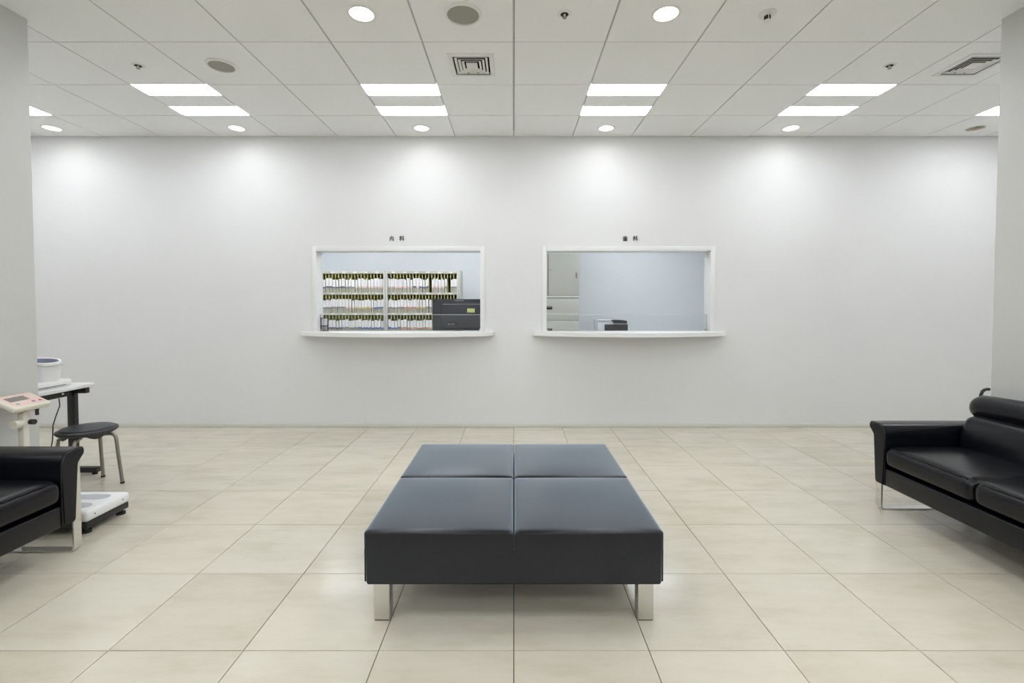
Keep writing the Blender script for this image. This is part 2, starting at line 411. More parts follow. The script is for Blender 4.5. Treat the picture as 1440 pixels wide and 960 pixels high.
# ------------------------------------------------------------------ ceiling lights
def light_panel(cx_, cy_, z, label, group, on='panel_on', s=0.588):
    t = thing('ceiling_light', (cx_, cy_, z), label, 'ceiling light', group)
    h = s / 2; st = 0.186
    box('housing', -h, h, -h, h, 0.012, 0.06, 'fixture', t)
    box('centre_panel', -h, h, -h + st, h - st, 0.0, 0.012, 'fixture', t)
    for a, b in ((-h, -h + st), (h - st, h)): box('diffuser', -h, h, a, b, 0.002, 0.012, on, t, 0.0)
    return t
pos_word = {-8: 'cut off by the left pillar', -5: 'second from the left pillar', -2: 'left of centre, above the left window', 1: 'right of centre, above the right window', 4: 'second from the right pillar', 7: 'cut off by the right pillar'}
for n in PANEL_COLS:
    light_panel(CT * (n + .5), ZC + CT * 1.5, H, 'square ceiling light with two lit strips, ' + pos_word[n], 'square panel lights near the wall')
for j in (-2, -5, -8, -11):  # unseen rows of the same panels, added to light the room
    for n in PANEL_COLS:
        if (n, j) not in panels_at: continue
        light_panel(CT * (n + .5), ZC + CT * (j + .5), H, 'square ceiling light with two lit strips, in the unseen rows added behind the camera', 'square panel lights added behind the camera')
for x in (-2.5, -0.8, 1.9):
    light_panel(x, 6.2, OZ - 0.062, 'office ceiling light panel hidden above the windows', 'office ceiling lights', 'office_on', 0.9)

def downlight(x, y, label, on=True):
    t = thing('downlight', (x, y, H), label, 'downlight', 'recessed round downlights')
    lathe('trim_ring', [(DL_R - .003, 0.004), (DL_R - .003, -0.004), (DL_R + .008, -0.004), (DL_R + .013, -0.0005), (DL_R + .013, 0.0)], 'ceil_metal', t)
    rf = 'reflector' if on else 'reflector_off'
    lathe('reflector', [(DL_R - .003, 0.004), (DL_R - .008, 0.03), (DL_R - .02, 0.06), (DL_R - .022, 0.085), (0, 0.09)], rf, t)
    if on:
        lathe('bulb', [(0, 0.028), (0.03, 0.03), (0.046, 0.040), (0.05, 0.055), (0, 0.06)], 'bulb', t)
        ld = bpy.data.lights.new('downlight_lamp', 'SPOT'); ld.energy = SPOT_W; ld.color = SPOT_C
        ld.spot_size = math.radians(150); ld.spot_blend = 1.0; ld.shadow_soft_size = 0.035
        lo = bpy.data.objects.new('lamp', ld); COL.objects.link(lo); lo.parent = t; lo.location = (0, 0, 0.018)
    else:
        cyl('tube', (-.05, -.012, 0.028), (.05, -.012, 0.028), 0.011, 'cream', t); cyl('tube', (-.05, .018, 0.028), (.05, .018, 0.028), 0.011, 'cream', t)
        box('socket', .02, .045, -.03, .03, 0.01, 0.045, 'bronze', t)
for n, lb in ((-8, 'round lit downlight near the wall beside the left pillar'), (-5, 'round lit downlight washing the wall left of the left window'), (-2, 'round lit downlight washing the wall above the left window'),
              (1, 'round lit downlight washing the wall above the right window'), (4, 'round lit downlight washing the wall right of the right window'), (7, 'round unlit beige downlight beside the right pillar')):
    downlight(CT * (n + .5), DL_Y, lb, n != 7)
downlight(-.9, ZC - .3, 'round lit downlight at the top of the view, left of the bench line')
downlight(.9, ZC - .3, 'round lit downlight at the top of the view, right of the bench line')

# ------------------------------------------------------------------ other ceiling fittings
def ceiling_speaker(x, y, r, label):
    t = thing('ceiling_speaker', (x, y, H), label, 'speaker', 'round ceiling speakers')
    lathe('rim', [(r * .84, 0.0), (r * .84, -0.012), (r * .90, -0.014), (r * .98, -0.008), (r, 0.0)], 'ceil_metal', t)
    lathe('grille', [(r * .84, -0.006), (r * .5, -0.0085), (0, -0.010)], 'grille', t)
ceiling_speaker(-.3, ZC - .3, 0.112, 'large round ceiling speaker between the two front downlights')
ceiling_speaker(-2.1, ZC + .3, 0.100, 'round ceiling speaker left of the square air vent')

def air_vent(x, y, label):
    t = thing('air_vent', (x, y, H), label, 'air vent', 'square ceiling air vents')
    def sq(bm, ro, zo, ri, zi):
        A = [bm.verts.new((a * ro, b * ro, zo)) for a, b in ((-1, -1), (1, -1), (1, 1), (-1, 1))]
        B = [bm.verts.new((a * ri, b * ri, zi)) for a, b in ((-1, -1), (1, -1), (1, 1), (-1, 1))]
        for i in range(4): bm.faces.new((A[i], A[(i + 1) % 4], B[(i + 1) % 4], B[i]))
    bm = bmesh.new(); sq(bm, 0.160, 0.0, 0.158, -0.006); sq(bm, 0.158, -0.006, 0.128, -0.008)
    from_bm('frame', bm, 'ceil_metal', t)
    bm = bmesh.new(); sq(bm, 0.128, 0.0, 0.128, 0.14); add_box(bm, -.128, .128, -.128, .128, 0.138, 0.14); from_bm('duct', bm, 'dark', t)
    for ro in (0.116, 0.092, 0.068):
        bm = bmesh.new(); sq(bm, ro, -0.006, ro - 0.004, -0.007); sq(bm, ro - 0.004, -0.007, ro - 0.017, 0.002); sq(bm, ro - 0.017, 0.002, ro - 0.014, 0.003); sq(bm, ro - .014, 0.003, ro, -0.006)
        from_bm('louvre', bm, 'ceil_metal', t)
    box('centre_plate', -.040, .040, -.040, .040, -0.006, 0.0, 'ceil_metal', t, 0.002)
    for s in (-1, 1): box('damper_key', s * .035 - .008, s * .035 + .008, .100, .106, -0.0075, -0.004, 'bronze', t)
air_vent(-.3, ZC + .3, 'square louvred air vent in the middle of the ceiling')
air_vent(3.3, ZC + .3, 'square louvred air vent partly hidden by the right pillar')

def sprinkler(x, y, label):
    t = thing('sprinkler', (x, y, H), label, 'sprinkler', 'small ceiling sprinklers')
    lathe('cover_plate', [(0.022, -0.005), (0.030, -0.005), (0.040, -0.0015), (0.041, 0.0)], 'ceil_metal', t)
    lathe('recess_shade', [(0.0, -0.0052), (0.024, -0.0052)], 'dark', t)  # flat black disc, the shade of a recess put into colour
    cyl('stem', (0, 0, -.003), (0, 0, -.022), 0.006, 'ceil_metal', t)
    lathe('deflector', [(0, -0.021), (0.013, -0.022), (0.013, -0.025), (0, -0.026)], 'bronze', t)
sprinkler(.3, ZC - .3, 'small sprinkler head at the top of the ceiling, right of the centre line')
sprinkler(-2.7, ZC + .3, 'small sprinkler head on the ceiling near the left pillar')
sprinkler(2.7, ZC + .3, 'small sprinkler head on the ceiling left of the right air vent')
t = thing('heat_detector', (1.5, ZC - .3, H), 'small ceiling detector with a dark stubby cylinder hanging down', 'detector')
lathe('base_plate', [(0, -0.004), (0.044, -0.006), (0.050, -0.003), (0.051, 0)], 'ceil_metal', t)
lathe('collar', [(0.020, -0.006), (0.018, -0.014), (0, -0.014)], 'ceil_metal', t)
cyl('sensor', (0, 0, -.012), (0, 0, -.040), 0.018, 'dark', t, r1=0.018)
lathe('cap', [(0.0185, -0.038), (0.0185, -0.044), (0.012, -0.048), (0, -0.048)], 'ceil_metal', t)
for k in range(3):
    a = k * 2.1 + .4; box('rib', .018 * math.cos(a) - .002, .018 * math.cos(a) + .002, .018 * math.sin(a) - .002, .018 * math.sin(a) + .002, -.040, -.012, 'ceil_metal', t)

# ------------------------------------------------------------------ reception windows, counters
def window(idx, xl, xr, z0, z1):
    fw = 0.036; y0 = D - 0.010; y1 = D + WT + 0.006
    root = bpy.data.objects.new('window_%d' % idx, None); COL.objects.link(root); root.location = ((xl + xr) / 2, D, z0); struct(root)
    L = -root.location
    def bx(nm, *a, m_='frame_white', bev=0.002):
        o = box(nm, *a, m_, root, bev); o.location += L; return o
    jt = 0.012
    bx('jamb', xl - fw, xl + jt, y0, y1, .9972, z1 + fw); bx('jamb', xr - jt, xr + fw, y0, y1, .9972, z1 + fw)
    bx('head', xl + jt, xr - jt, y0, y1, z1 - jt, z1 + fw)
    gy = D + 0.075
    bx('pane', xl + jt + .002, xr - jt - .002, gy - .003, gy + .003, 0.998, 1.168, m_='glass', bev=0)
    bx('pane_edge', xl + jt + .002, xr - jt - .002, gy - .003, gy + .003, 1.168, 1.1715, m_='glass_edge', bev=0)
    for x in (xl + jt + .004, xr - jt - .016): bx('pane_clip', x, x + .012, gy - .008, gy + .008, 1.0, 1.020, m_='steel', bev=0)
for i, wv in enumerate(WINS): window(i + 1, *wv)

def counter(xl, xr, label):
    """bow-fronted sill board: straight at the back, curved front edge"""
    zt, zb = 0.997, 0.957; cx_ = (xl + xr) / 2
    t = thing('reception_counter', (cx_, D, zb), label, 'counter', 'reception counters')
    hw = (xr - xl) / 2; N = 32; prof = []
    for k in range(N + 1):
        u = -1 + 2 * k / N; prof.append((u * hw, -0.075 - 0.235 * (1 - u * u)))
    iw = 0.8555
    prof += [(hw, -0.0012), (iw, -0.0012), (iw, WT + 0.004), (-iw, WT + 0.004), (-iw, -0.0012), (-hw, -0.0012)]
    bm = bmesh.new(); add_extrude(bm, prof, 'z', 0, zt - zb)
    es = [e for e in bm.edges if e.is_manifold and abs(e.verts[0].co.z - e.verts[1].co.z) < 1e-6 and max(v.co.y for v in e.verts) < -0.05]
    bmesh.ops.bevel(bm, geom=es, offset=0.007, segments=2, affect='EDGES')
    from_bm('board', bm, 'white', t, smooth=True)
    return t
counter(-2.172, -0.208, 'white bow-fronted counter under the left reception window')
counter(0.200, 2.164, 'white bow-fronted counter under the right reception window')

# lettering over the windows: each character built from strokes
GL = {
 'nai': [(.15, 0, .15, .75), (.15, .75, .85, .75), (.85, .75, .85, .02), (.85, .02, .70, .06), (.5, 1, .5, .6), (.5, .62, .26, .2), (.5, .56, .75, .22)],
 'ka': [(.42, .97, .1, .88), (.05, .68, .5, .68), (.28, .93, .28, 0), (.28, .64, .04, .25), (.28, .62, .48, .38), (.6, .9, .7, .78), (.56, .66, .68, .54), (.52, .26, .99, .38), (.83, 1, .83, 0)],
 'shi': [(.5, 1, .5, .68), (.5, .85, .8, .85), (.25, .9, .25, .68), (.05, .66, .95, .66), (.15, .5, .15, .03), (.15, .03, .85, .03), (.85, .5, .85, .03), (.5, .58, .5, .12), (.25, .35, .75, .35), (.32, .55, .4, .42), (.68, .55, .6, .42), (.48, .33, .28, .14), (.52, .33, .72, .14)],
}
def character(key, x, z, s, parent):
    bm = bmesh.new()
    for q, (x0, y0, x1, y1) in enumerate(GL[key]):
        a, b = Vector((x0, 0, y0)) * s, Vector((x1, 0, y1)) * s; d = (b - a).normalized(); nrm = Vector((-d.z, 0, d.x)) * 0.0030
        a = a - d * .002; b = b + d * .002
        y_f = -0.0030 - q * 0.00012
        vs = [bm.verts.new(p + Vector((0, yy, 0))) for yy in (y_f, 0.0) for p in (a + nrm, b + nrm, b - nrm, a - nrm)]
        for f in ((0, 1, 2, 3), (7, 6, 5, 4), (0, 4, 5, 1), (1, 5, 6, 2), (2, 6, 7, 3), (3, 7, 4, 0)): bm.faces.new([vs[i] for i in f])
    from_bm('character', bm, 'ink', parent, (x, 0, z))
t = thing('wall_lettering', (-1.205, D - 0.0003, 1.931), 'small black two-character sign lettering over the left window', 'sign')
character('nai', -.076, 0, 0.050, t); character('ka', .026, 0, 0.050, t)
t = thing('wall_lettering', (1.199, D - 0.0003, 1.931), 'small black two-character sign lettering over the right window', 'sign')
character('shi', -.078, 0, 0.050, t); character('ka', .026, 0, 0.050, t)

# ------------------------------------------------------------------ big padded bench
BX0, BX1, BY0, BY1, BZ0, BZ1 = -0.590, 0.590, 1.822, 2.998, 0.170, 0.394
bench = thing('bench', ((BX0 + BX1) / 2, (BY0 + BY1) / 2, 0), 'large square black leather bench in four cushions on steel legs', 'bench')
hx, hy = (BX1 - BX0) / 2, (BY1 - BY0) / 2; zc = BZ1 - 0.078
def bench_base():
    bm = bmesh.new(); add_box(bm, -hx, hx, -hy, hy, BZ0, zc)
    bmesh.ops.bevel(bm, geom=[e for e in bm.edges if all(v.co.z < BZ0 + .001 for v in e.verts) or abs(e.verts[0].co.z - e.verts[1].co.z) > .01], offset=0.012, segments=3, affect='EDGES')
    return from_bm('base', bm, 'bench', bench, smooth=True)
bench_base()
def bench_cushion(sx, sy):
    bm = bmesh.new(); g = 0.0032; R = 0.014; n = 26; hz = BZ1 - zc
    def xs(h): # parameter 0 (seam) .. 1 (outside)
        return [g + (h - g) * (0.5 - 0.5 * math.cos(PI * i / n)) for i in range(n + 1)]
    X, Y = xs(hx), xs(hy); V = {}
    def corner(d): # drop of a rounded edge of radius R at distance d from the side
        return 0 if d >= R else R - math.sqrt(max(0, R * R - (R - d) ** 2))
    for i, x in enumerate(X):
        for j, y in enumerate(Y):
            dx, dy = min(x - g, hx - x), min(y - g, hy - y)
            u, v = (x - g) / (hx - g), (y - g) / (hy - g)
            z = BZ1 + 0.008 * (1 - (2 * u - 1) ** 4) * (1 - (2 * v - 1) ** 4) - 0.008 - min(R, math.hypot(corner(dx), corner(dy)))
            xx, yy = x, y
            if hx - x < .012 and hy - y < .012:
                q = Vector((x - (hx - .012), y - (hy - .012)))
                if q.length > .012: q = q.normalized() * .012; xx, yy = hx - .012 + q.x, hy - .012 + q.y
            V[i, j] = bm.verts.new((sx * xx, sy * yy, z))
    for i in range(n):
        for j in range(n): bm.faces.new((V[i, j], V[i + 1, j], V[i + 1, j + 1], V[i, j + 1]))
    rim = [V[i, 0] for i in range(n)] + [V[n, j] for j in range(n)] + [V[i, n] for i in range(n, 0, -1)] + [V[0, j] for j in range(n, 0, -1)]
    low = [bm.verts.new((v.co.x, v.co.y, zc)) for v in rim]; m_ = len(rim)
    for k in range(m_): bm.faces.new((rim[k], rim[(k + 1) % m_], low[(k + 1) % m_], low[k]))
    o = from_bm('cushion', bm, 'bench', bench)
    for p in o.data.polygons: p.use_smooth = True
    o.data.set_sharp_from_angle(angle=math.radians(60))
for sx in (-1, 1):
    for sy in (-1, 1):
        bench_cushion(sx, sy)
        lx, ly = sx * (hx - .058), sy * (hy - .072)
        box('leg', lx - .0315, lx + .0315, ly - .027, ly + .027, 0.004, BZ0 + .002, 'steel', bench, 0.002)
        box('foot_pad', lx - .029, lx + .029, ly - .025, ly + .025, 0.0, 0.005, 'rubber', bench)

# ------------------------------------------------------------------ sofas
def sofa(loc, s, label, strip_y, strip_top):
    """origin: floor under the front far corner of the far arm; depth runs along s*x, length towards -y"""
    t = thing('sofa', loc, label, 'sofa', 'black leather sofas facing the bench')
    L = 0.075 * 2 + 3 * 0.556; DEP = 0.66
    def bx(nm, x0, x1, y0, y1, z0, z1, m_, bev=0.0, seg=2):
        a, b = sorted((s * x0, s * x1)); return box(nm, a, b, y0, y1, z0, z1, m_, t, bev, seg)
    prof = [(-.075, .163), (-.075, .47), (-.070, .505), (-.055, .526), (-.03, .535), (.036, .537), (.048, .533), (.055, .522), (.055, .500), (.050, .491), (.034, .487), (.015, .480), (.004, .466), (0, .445), (0, .175), (-.008, .163)]
    for far in (True, False):
        bm = bmesh.new(); pr = prof if far else [(-L - y, z) for y, z in prof]
        caps = add_extrude(bm, pr, 'x', *sorted((0.0, s * (DEP - .02))))
        es = list({e for f in caps for e in f.edges})
        bmesh.ops.bevel(bm, geom=es, offset=0.009, segments=3, affect='EDGES')
        from_bm('arm', bm, 'leather', t, smooth=True)
    bx('base', .006, DEP - .02, -L + .076, -.076, .163, .272, 'leather', .010, 3)
    bx('back', DEP - .07, DEP - .01, -L + .076, -.076, .272, .60, 'leather', .012, 3)
    for k in range(3):
        yc = -.075 - .556 * (k + .5)
        rounded('seat_cushion', .545, .552, .132, .038, 'leather', t, (s * (.278), yc, .344), puff=.020, puff_f=.010)
        rounded('back_cushion', .15, .550, .27, .055, 'leather', t, (s * (.535), yc, .475), puff_f=.022, rot=(0, s * .22, 0))
        # stitched welt along the cushion's front edge
        y0 = yc - .24
        tube('welt', [(s * (.010 + .003 * math.sin(i * 1.7)), y0 + .48 * i / 24, .398 + .006 * math.sin(PI * i / 24)) for i in range(25)], .0028, 'leather', t, 6)
    # bolster along the top of the back
    prof_r = []; yr0, yr1, RR = -.035, -L + .035, .078
    n = 26; rings = []
    bm = bmesh.new()
    for i in range(n + 1):
        a = i / n; y = yr0 + (yr1 - yr0) * (0.5 - 0.5 * math.cos(PI * a)); e = min(yr0 - y, y - yr1)
        r = RR * math.sqrt(max(0.0, 1 - max(0, 1 - e / .07) ** 2)) * (1 + .06 * min(1, e / .4)); r = max(r, .004)
        rings.append([bm.verts.new((s * (.585 + r * 0.95 * math.cos(2 * PI * k / 24)), y, .645 + .008 * min(1, e / .3) + r * math.sin(2 * PI * k / 24))) for k in range(24)])
    for i in range(n):
        for k in range(24): bm.faces.new((rings[i][k], rings[i][(k + 1) % 24], rings[i + 1][(k + 1) % 24], rings[i + 1][k]))
    bm.faces.new(rings[0]); bm.faces.new(rings[-1])
    from_bm('bolster', bm, 'leather', t, smooth=True)
    # sled legs of bent chrome strip
    for far in (True, False):
        y0, y1 = strip_y if far else (-L - strip_y[1], -L - strip_y[0])
        x0, x1, th, rc = .010, .58, .009, .026
        outl, inl = [], []
        def arc(cx_, cz_, r, a0, a1): return [(cx_ + r * math.cos(a0 + (a1 - a0) * i / 6), cz_ + r * math.sin(a0 + (a1 - a0) * i / 6)) for i in range(7)]
        zt = strip_top
        o_ = [(x0, zt)] + arc(x0 + rc, rc, rc, PI, 1.5 * PI) + arc(x1 - rc, rc, rc, 1.5 * PI, 2 * PI) + [(x1, .17)]
        i_ = [(x0 + th, zt)] + arc(x0 + rc, rc, rc - th, PI, 1.5 * PI) + arc(x1 - rc, rc, rc - th, 1.5 * PI, 2 * PI) + [(x1 - th, .17)]
        bm = bmesh.new(); add_extrude(bm, [(s * x, z) for x, z in o_ + i_[::-1]], 'y', y0, y1)
        from_bm('leg', bm, 'chrome', t, smooth=True)
    return t
sofa((2.272, 2.945, 0), 1, 'black leather sofa with chrome legs against the right pillar', (-.048, -.002), .17)
sofa((-2.250, 2.402, 0), -1, 'black leather sofa with chrome legs at the left edge of the view', (-.012, .032), .488)

# bent stick handle showing behind the right sofa
t = thing('walking_cane', (2.985, 3.03, 0), 'dark bent cane handle sticking up behind the right sofa', 'cane')
tube('shaft', [(0, .01, .012), (0, -.012, .30), (0, -.03, .675)], .0085, 'steel', t)
tube('handle', [(0, -.03, .665), (.001, -.030, .700), (.008, -.031, .720), (.020, -.032, .731), (.034, -.032, .735), (.050, -.032, .735)], .0095, 'black', t)
cyl('tip', (0, .011, 0), (0, .009, .022), .012, 'rubber', t)

# ------------------------------------------------------------------ stool
st = thing('stool', (-2.982, 3.275, 0), 'round black stool with grey metal legs in front of the table', 'stool')
lathe('seat', [(0, .372), (.120, .372), (.135, .376), (.160, .386), (.170, .396), (.170, .404), (.164, .410), (.140, .413)], 'plastic_black', st, n=48)
lathe('pad', [(.146, .410), (.147, .415), (.142, .421), (.10, .425), (.05, .427), (0, .4275)], 'vinyl', st, n=48)
base_a = math.atan2(.063, .191)
for k in range(4):
    a = base_a + k * PI / 2; c, s_ = math.cos(a), math.sin(a)
    pts = [(.085 * c, .085 * s_, .362), (.125 * c, .125 * s_, .364), (.148 * c, .148 * s_, .358), (.161 * c, .161 * s_, .342), (.166 * c, .166 * s_, .315), (.176 * c, .176 * s_, .20), (.195 * c, .195 * s_, .008)]
    leg = tube('leg', pts, .0115, 'bronze', st)
    cyl('foot_cap', (.1945 * c, .1945 * s_, .012), (.196 * c, .196 * s_, 0), .0135, 'rubber', leg)
    a2 = a + PI / 4      # scalloped skirt between the legs
    bm = bmesh.new(); N = 10; top, bot = [], []
    for i in range(N + 1):
        q = a2 - .42 + .84 * i / N; dpt = .022 * math.sin(PI * i / N) + .002
        top.append(bm.verts.new((.150 * math.cos(q), .150 * math.sin(q), .384))); bot.append(bm.verts.new((.138 * math.cos(q), .138 * math.sin(q), .378 - dpt)))
    for i in range(N): bm.faces.new((top[i], top[i + 1], bot[i + 1], bot[i]))
    from_bm('skirt', bm, 'plastic_black', st, smooth=True)

# ------------------------------------------------------------------ table behind the left pillar
TX, TY1, TZ = -3.195, 3.585, 0.682
tb = thing('table', (TX - .30, 3.1, 0), 'white-topped folding table with black legs behind the left pillar', 'table')
L0 = -tb.location
def tbx(nm, *a, m_='black', bev=0.002, parent=None):
    o = box(nm, *a, m_, tb, bev); o.location += L0; return o
TXB = TX - 0.60
tbx('table_top', TXB, TX, 2.905, TY1, TZ - .028, TZ, m_='white', bev=.006)
for yy in (3.525, 3.0):
    tbx('leg', -3.342, -3.286, yy - .016, yy + .016, .04, TZ - .028)
    tbx('top_bracket', -3.62, -3.20, yy - .018, yy + .018, TZ - .070, TZ - .029)
    tbx('foot_bar', -3.66, -3.132, yy - .020, yy + .020, .014, .052)
    for xx in (-3.16, -3.63):
        q = cyl('foot_pad', (xx, yy, 0), (xx, yy, .016), .018, 'rubber', tb); q.location += L0
tbx('apron', -3.330, -3.300, 3.018, 3.507, TZ - .085, TZ - .029)
for yy in (3.47, 3.43):
    q = cyl('bolt', (-3.300, yy, TZ - .055), (-3.294, yy, TZ - .055), .010, 'chrome', tb); q.location += L0

# blood-pressure style device
dv = thing('cuff_monitor', (-3.352, 3.30, TZ), 'white arm-cuff monitor with a round tunnel opening, on the table', 'medical device')
rounded('base', .19, .34, .052, .018, 'white_p', dv, (0, .0, .026), k=3, mid=4)
box('base_slot', .093, .0965, -.12, .12, .012, .016, 'plastic_black', dv)
def cuff():
    bm = bmesh.new(); n = 40
    ax = Vector((.14, -.05, .99)).normalized(); q = ax.to_track_quat('Z', 'Y').to_matrix()
    prof = [(.092, .03), (.090, .10), (.089, .165), (.092, .192), (.088, .200), (.076, .198), (.072, .185), (.070, .05)]
    rings = []
    for r, z in prof: rings.append([bm.verts.new(Vector((-.01, .05, .0)) + q @ Vector((r * math.cos(2 * PI * k / n), r * math.sin(2 * PI * k / n), z))) for k in range(n)])
    for i in range(len(rings) - 1):
        for k in range(n):
            f = bm.faces.new((rings[i][k], rings[i][(k + 1) % n], rings[i + 1][(k + 1) % n], rings[i + 1][k])); f.material_index = 1 if i >= 5 else 0
    f = bm.faces.new(rings[-1]); f.material_index = 1
    return from_bm('cuff_tunnel', bm, ['white_p', 'bluegrey'], dv, smooth=True)
cuff()
tube('rim_band', [(-.01 + .0925 * math.cos(a) + .026, .05 + .0925 * math.sin(a) - .009, .176 - .012 * math.cos(a)) for a in [(-1.35 + 1.9 * i / 14) for i in range(15)]], .0075, 'steel', dv, 8)
cb = tube('power_cable', [(-3.315, 3.42, TZ - .09), (-3.305, 3.415, .54), (-3.32, 3.40, .47), (-3.335, 3.39, .40), (-3.33, 3.38, .30), (-3.35, 3.36, .12), (-3.36, 3.33, .006)], .0035, 'black')
tag(cb, 'thin black cable hanging under the table edge', 'cable')

# ------------------------------------------------------------------ body scale
sc = thing('body_scale', (-2.53, 2.725, 0), 'white body scale with grey footprints and cream display column by the left sofa', 'scale')
XR, XL, Y0, Y1 = .170, -.19, -.150, .150
box('frame', XL + .01, XR - .008, Y0 + .008, Y1 - .008, .030, .066, 'plastic_black', sc, .004)
rounded('platform', XR - XL, Y1 - Y0, .062, .020, 'white_p', sc, ((XR + XL) / 2, 0, .097), k=3, mid=4)
for xx in (XL + .05, XR - .035):
    for yy in (Y0 + .035, Y1 - .035):
        f_ = cyl('foot', (xx, yy, .012), (xx, yy, .034), .012, 'plastic_black', sc)
        cyl('foot_disc', (xx, yy, 0), (xx, yy, .014), .024, 'rubber', f_)
for yy in (-.062, .062):
    bm = bmesh.new(); vs = []
    for i in range(28):
        a = 2 * PI * i / 28; x = .125 * math.cos(a); wd = .040 + .012 * math.cos(a) - .012 * math.cos(2 * a + PI) * .5
        vs.append((x - .01, yy + wd * math.sin(a)))
    add_extrude(bm, vs, 'z', .1279, .1292); from_bm('footprint', bm, 'grey', sc)
for xx, yy in ((XR + .0002, -.10), (XR + .0002, .09)):
    cyl('screw', (xx - .003, yy, .10), (xx + .0008, yy, .10), .004, 'black', sc, n=10)
px, py = -.275, -.045
box('column', px - .018, px + .018, py - .018, py + .018, .05, .665, 'cream', sc, .008)
box('column_foot', px - .03, XL + .04, py - .05, py + .05, .03, .066, 'plastic_black', sc, .004)
cyl('clamp_knob', (px + .006, py - .062, .60), (px + .006, py - .018, .60), .024, 'cream', sc)
cyl('clamp_knob', (px + .045, py + .02, .60), (px + .020, py + .02, .60), .015, 'plastic_black', sc)
# tilted console: built flat, then rotated about y
con = bpy.data.objects.new('display_console', None); COL.objects.link(con); con.parent = sc; con.location = (px + .045, py, .672); con.rotation_euler = (0, .42, 0); con.empty_display_size = .03
rounded('console_body', .150, .210, .036, .014, 'cream', con, (-.065, 0, .018), k=3, mid=4)
box('membrane', -.128, -.008, -.088, .088, .0355, .0368, 'pink', con, .0004)
box('lcd', -.105, -.060, -.070, .035, .0365, .0378, 'lcd', con)
for i, (yy, mm) in enumerate(((-.055, 'teal'), (.030, 'violet'), (.068, 'red'))): box('button', -.038, -.026, yy - .008, yy + .008, .0365, .0385, mm, con, .001)
box('button', -.095, -.075, .060, .075, .0365, .0385, 'cream', con, .001)
box('console_mount', -.09, -.03, -.05, .05, -.028, .006, 'cream', con, .006)
tube('connector', [(-.02, .055, .002), (-.018, .062, -.03), (-.012, .066, -.05)], .009, 'plastic_black', con, 8)

# ------------------------------------------------------------------ office: monitor, racks, cabinet, printer
MY = 5.36
p0, p1 = aty(607.8, 420.3, MY), aty(684, 420.3, MY)
dk = thing('office_desk', (-1.0, 5.42, 0), 'office desk just inside the left window, below the counter', 'desk')
box('desk_top', -1.05, .75, -.37, .37, .70, .725, 'white', dk, .004)
for x in (-1.0, .70): box('side_panel', x - .015, x + .015, -.34, .34, 0, .70, 'white', dk)
mx_ = (p0.x + p1.x) / 2; mw = p1.x - p0.x; mt = p0.z
mo = thing('monitor', (mx_, MY, .725), 'black computer monitor seen from behind in the left window', 'monitor')
z1 = mt - .725; z0 = z1 - mw * .58
box('screen_housing', -mw / 2, mw / 2, 0, .028, z0, z1, 'monitor', mo, .004)
box('back_cover', -mw * .33, mw * .45, -.022, .001, z0 + .03, z1 - .045, 'monitor_mid', mo, .008)
box('vent_strip', -mw * .30, mw * .42, -.0245, -.021, z1 - .062, z1 - .056, 'logo', mo)
rng = random.Random(3)
for i in range(9):    # worn maker's lettering, unreadable at this size
    x = -.048 + i * .0115; box('letter', x - .004, x + .004, -.0015, .0005, z1 - .022, z1 - .014 + rng.uniform(-.002, .001), 'logo', mo)
box('stand_neck', -.05, .05, -.036, -.004, .012, z1 * .45, 'plastic_black', mo, .006)
box('stand_base', -.13, .13, -.11, .12, 0, .014, 'plastic_black', mo, .005)
box('port_panel', -mw * .22, .0, -.026, -.020, z0 + .055, z0 + .10, 'plastic_black', mo)
for x, ww in ((-.115, .026), (-.08, .018), (-.055, .012)): box('port', x - ww / 2, x + ww / 2, -.028, -.0255, z0 + .068, z0 + .078, 'logo', mo)
nb = aty(657.0, 439.2, MY - .022); nt_ = aty(667.6, 433.6, MY - .022)
box('label_sticker', nb.x - mx_, nt_.x - mx_, -.0245, -.0215, nb.z - .725, nt_.z - .725, 'note', mo)

# chart racks
RY = 7.0; RD = 0.32
def xat(px): return aty(px, 420, RY).x
def zat(py): return aty(600, py, RY).z
SH = [(381.0, 384.6), (411.2, 414.2), (439.8, 442.8), (468.4, 471.4)]   # image rows of shelf fronts
SHZ = [(zat(b), zat(a)) for a, b in SH]
pitch = SHZ[1][1] - SHZ[2][1]
z = SHZ[3][1] - pitch
while z > .1: SHZ.append((z - .03, z)); z -= pitch
DIVM = {}
def divider_mesh(h):     # thin plate with a wider hanging tab above the folders
    if h not in DIVM:
        bm = bmesh.new(); add_box(bm, -.0015, .0015, .004, .24, 0, h * .80); add_box(bm, -.0075, .0075, .006, .012, h * .80, h); add_box(bm, -.0015, .0015, .012, .24, h * .80, h)
        me = bpy.data.meshes.new('divider'); bm.to_mesh(me); bm.free(); me.materials.append(M['divider']); DIVM[h] = me
    return DIVM[h]
def slots(xl, xr):
    n = int((xr - xl - .06) / .0485); return [xl + .03 + (k + 1) * (xr - xl - .06) / (n + 1) for k in range(n)]
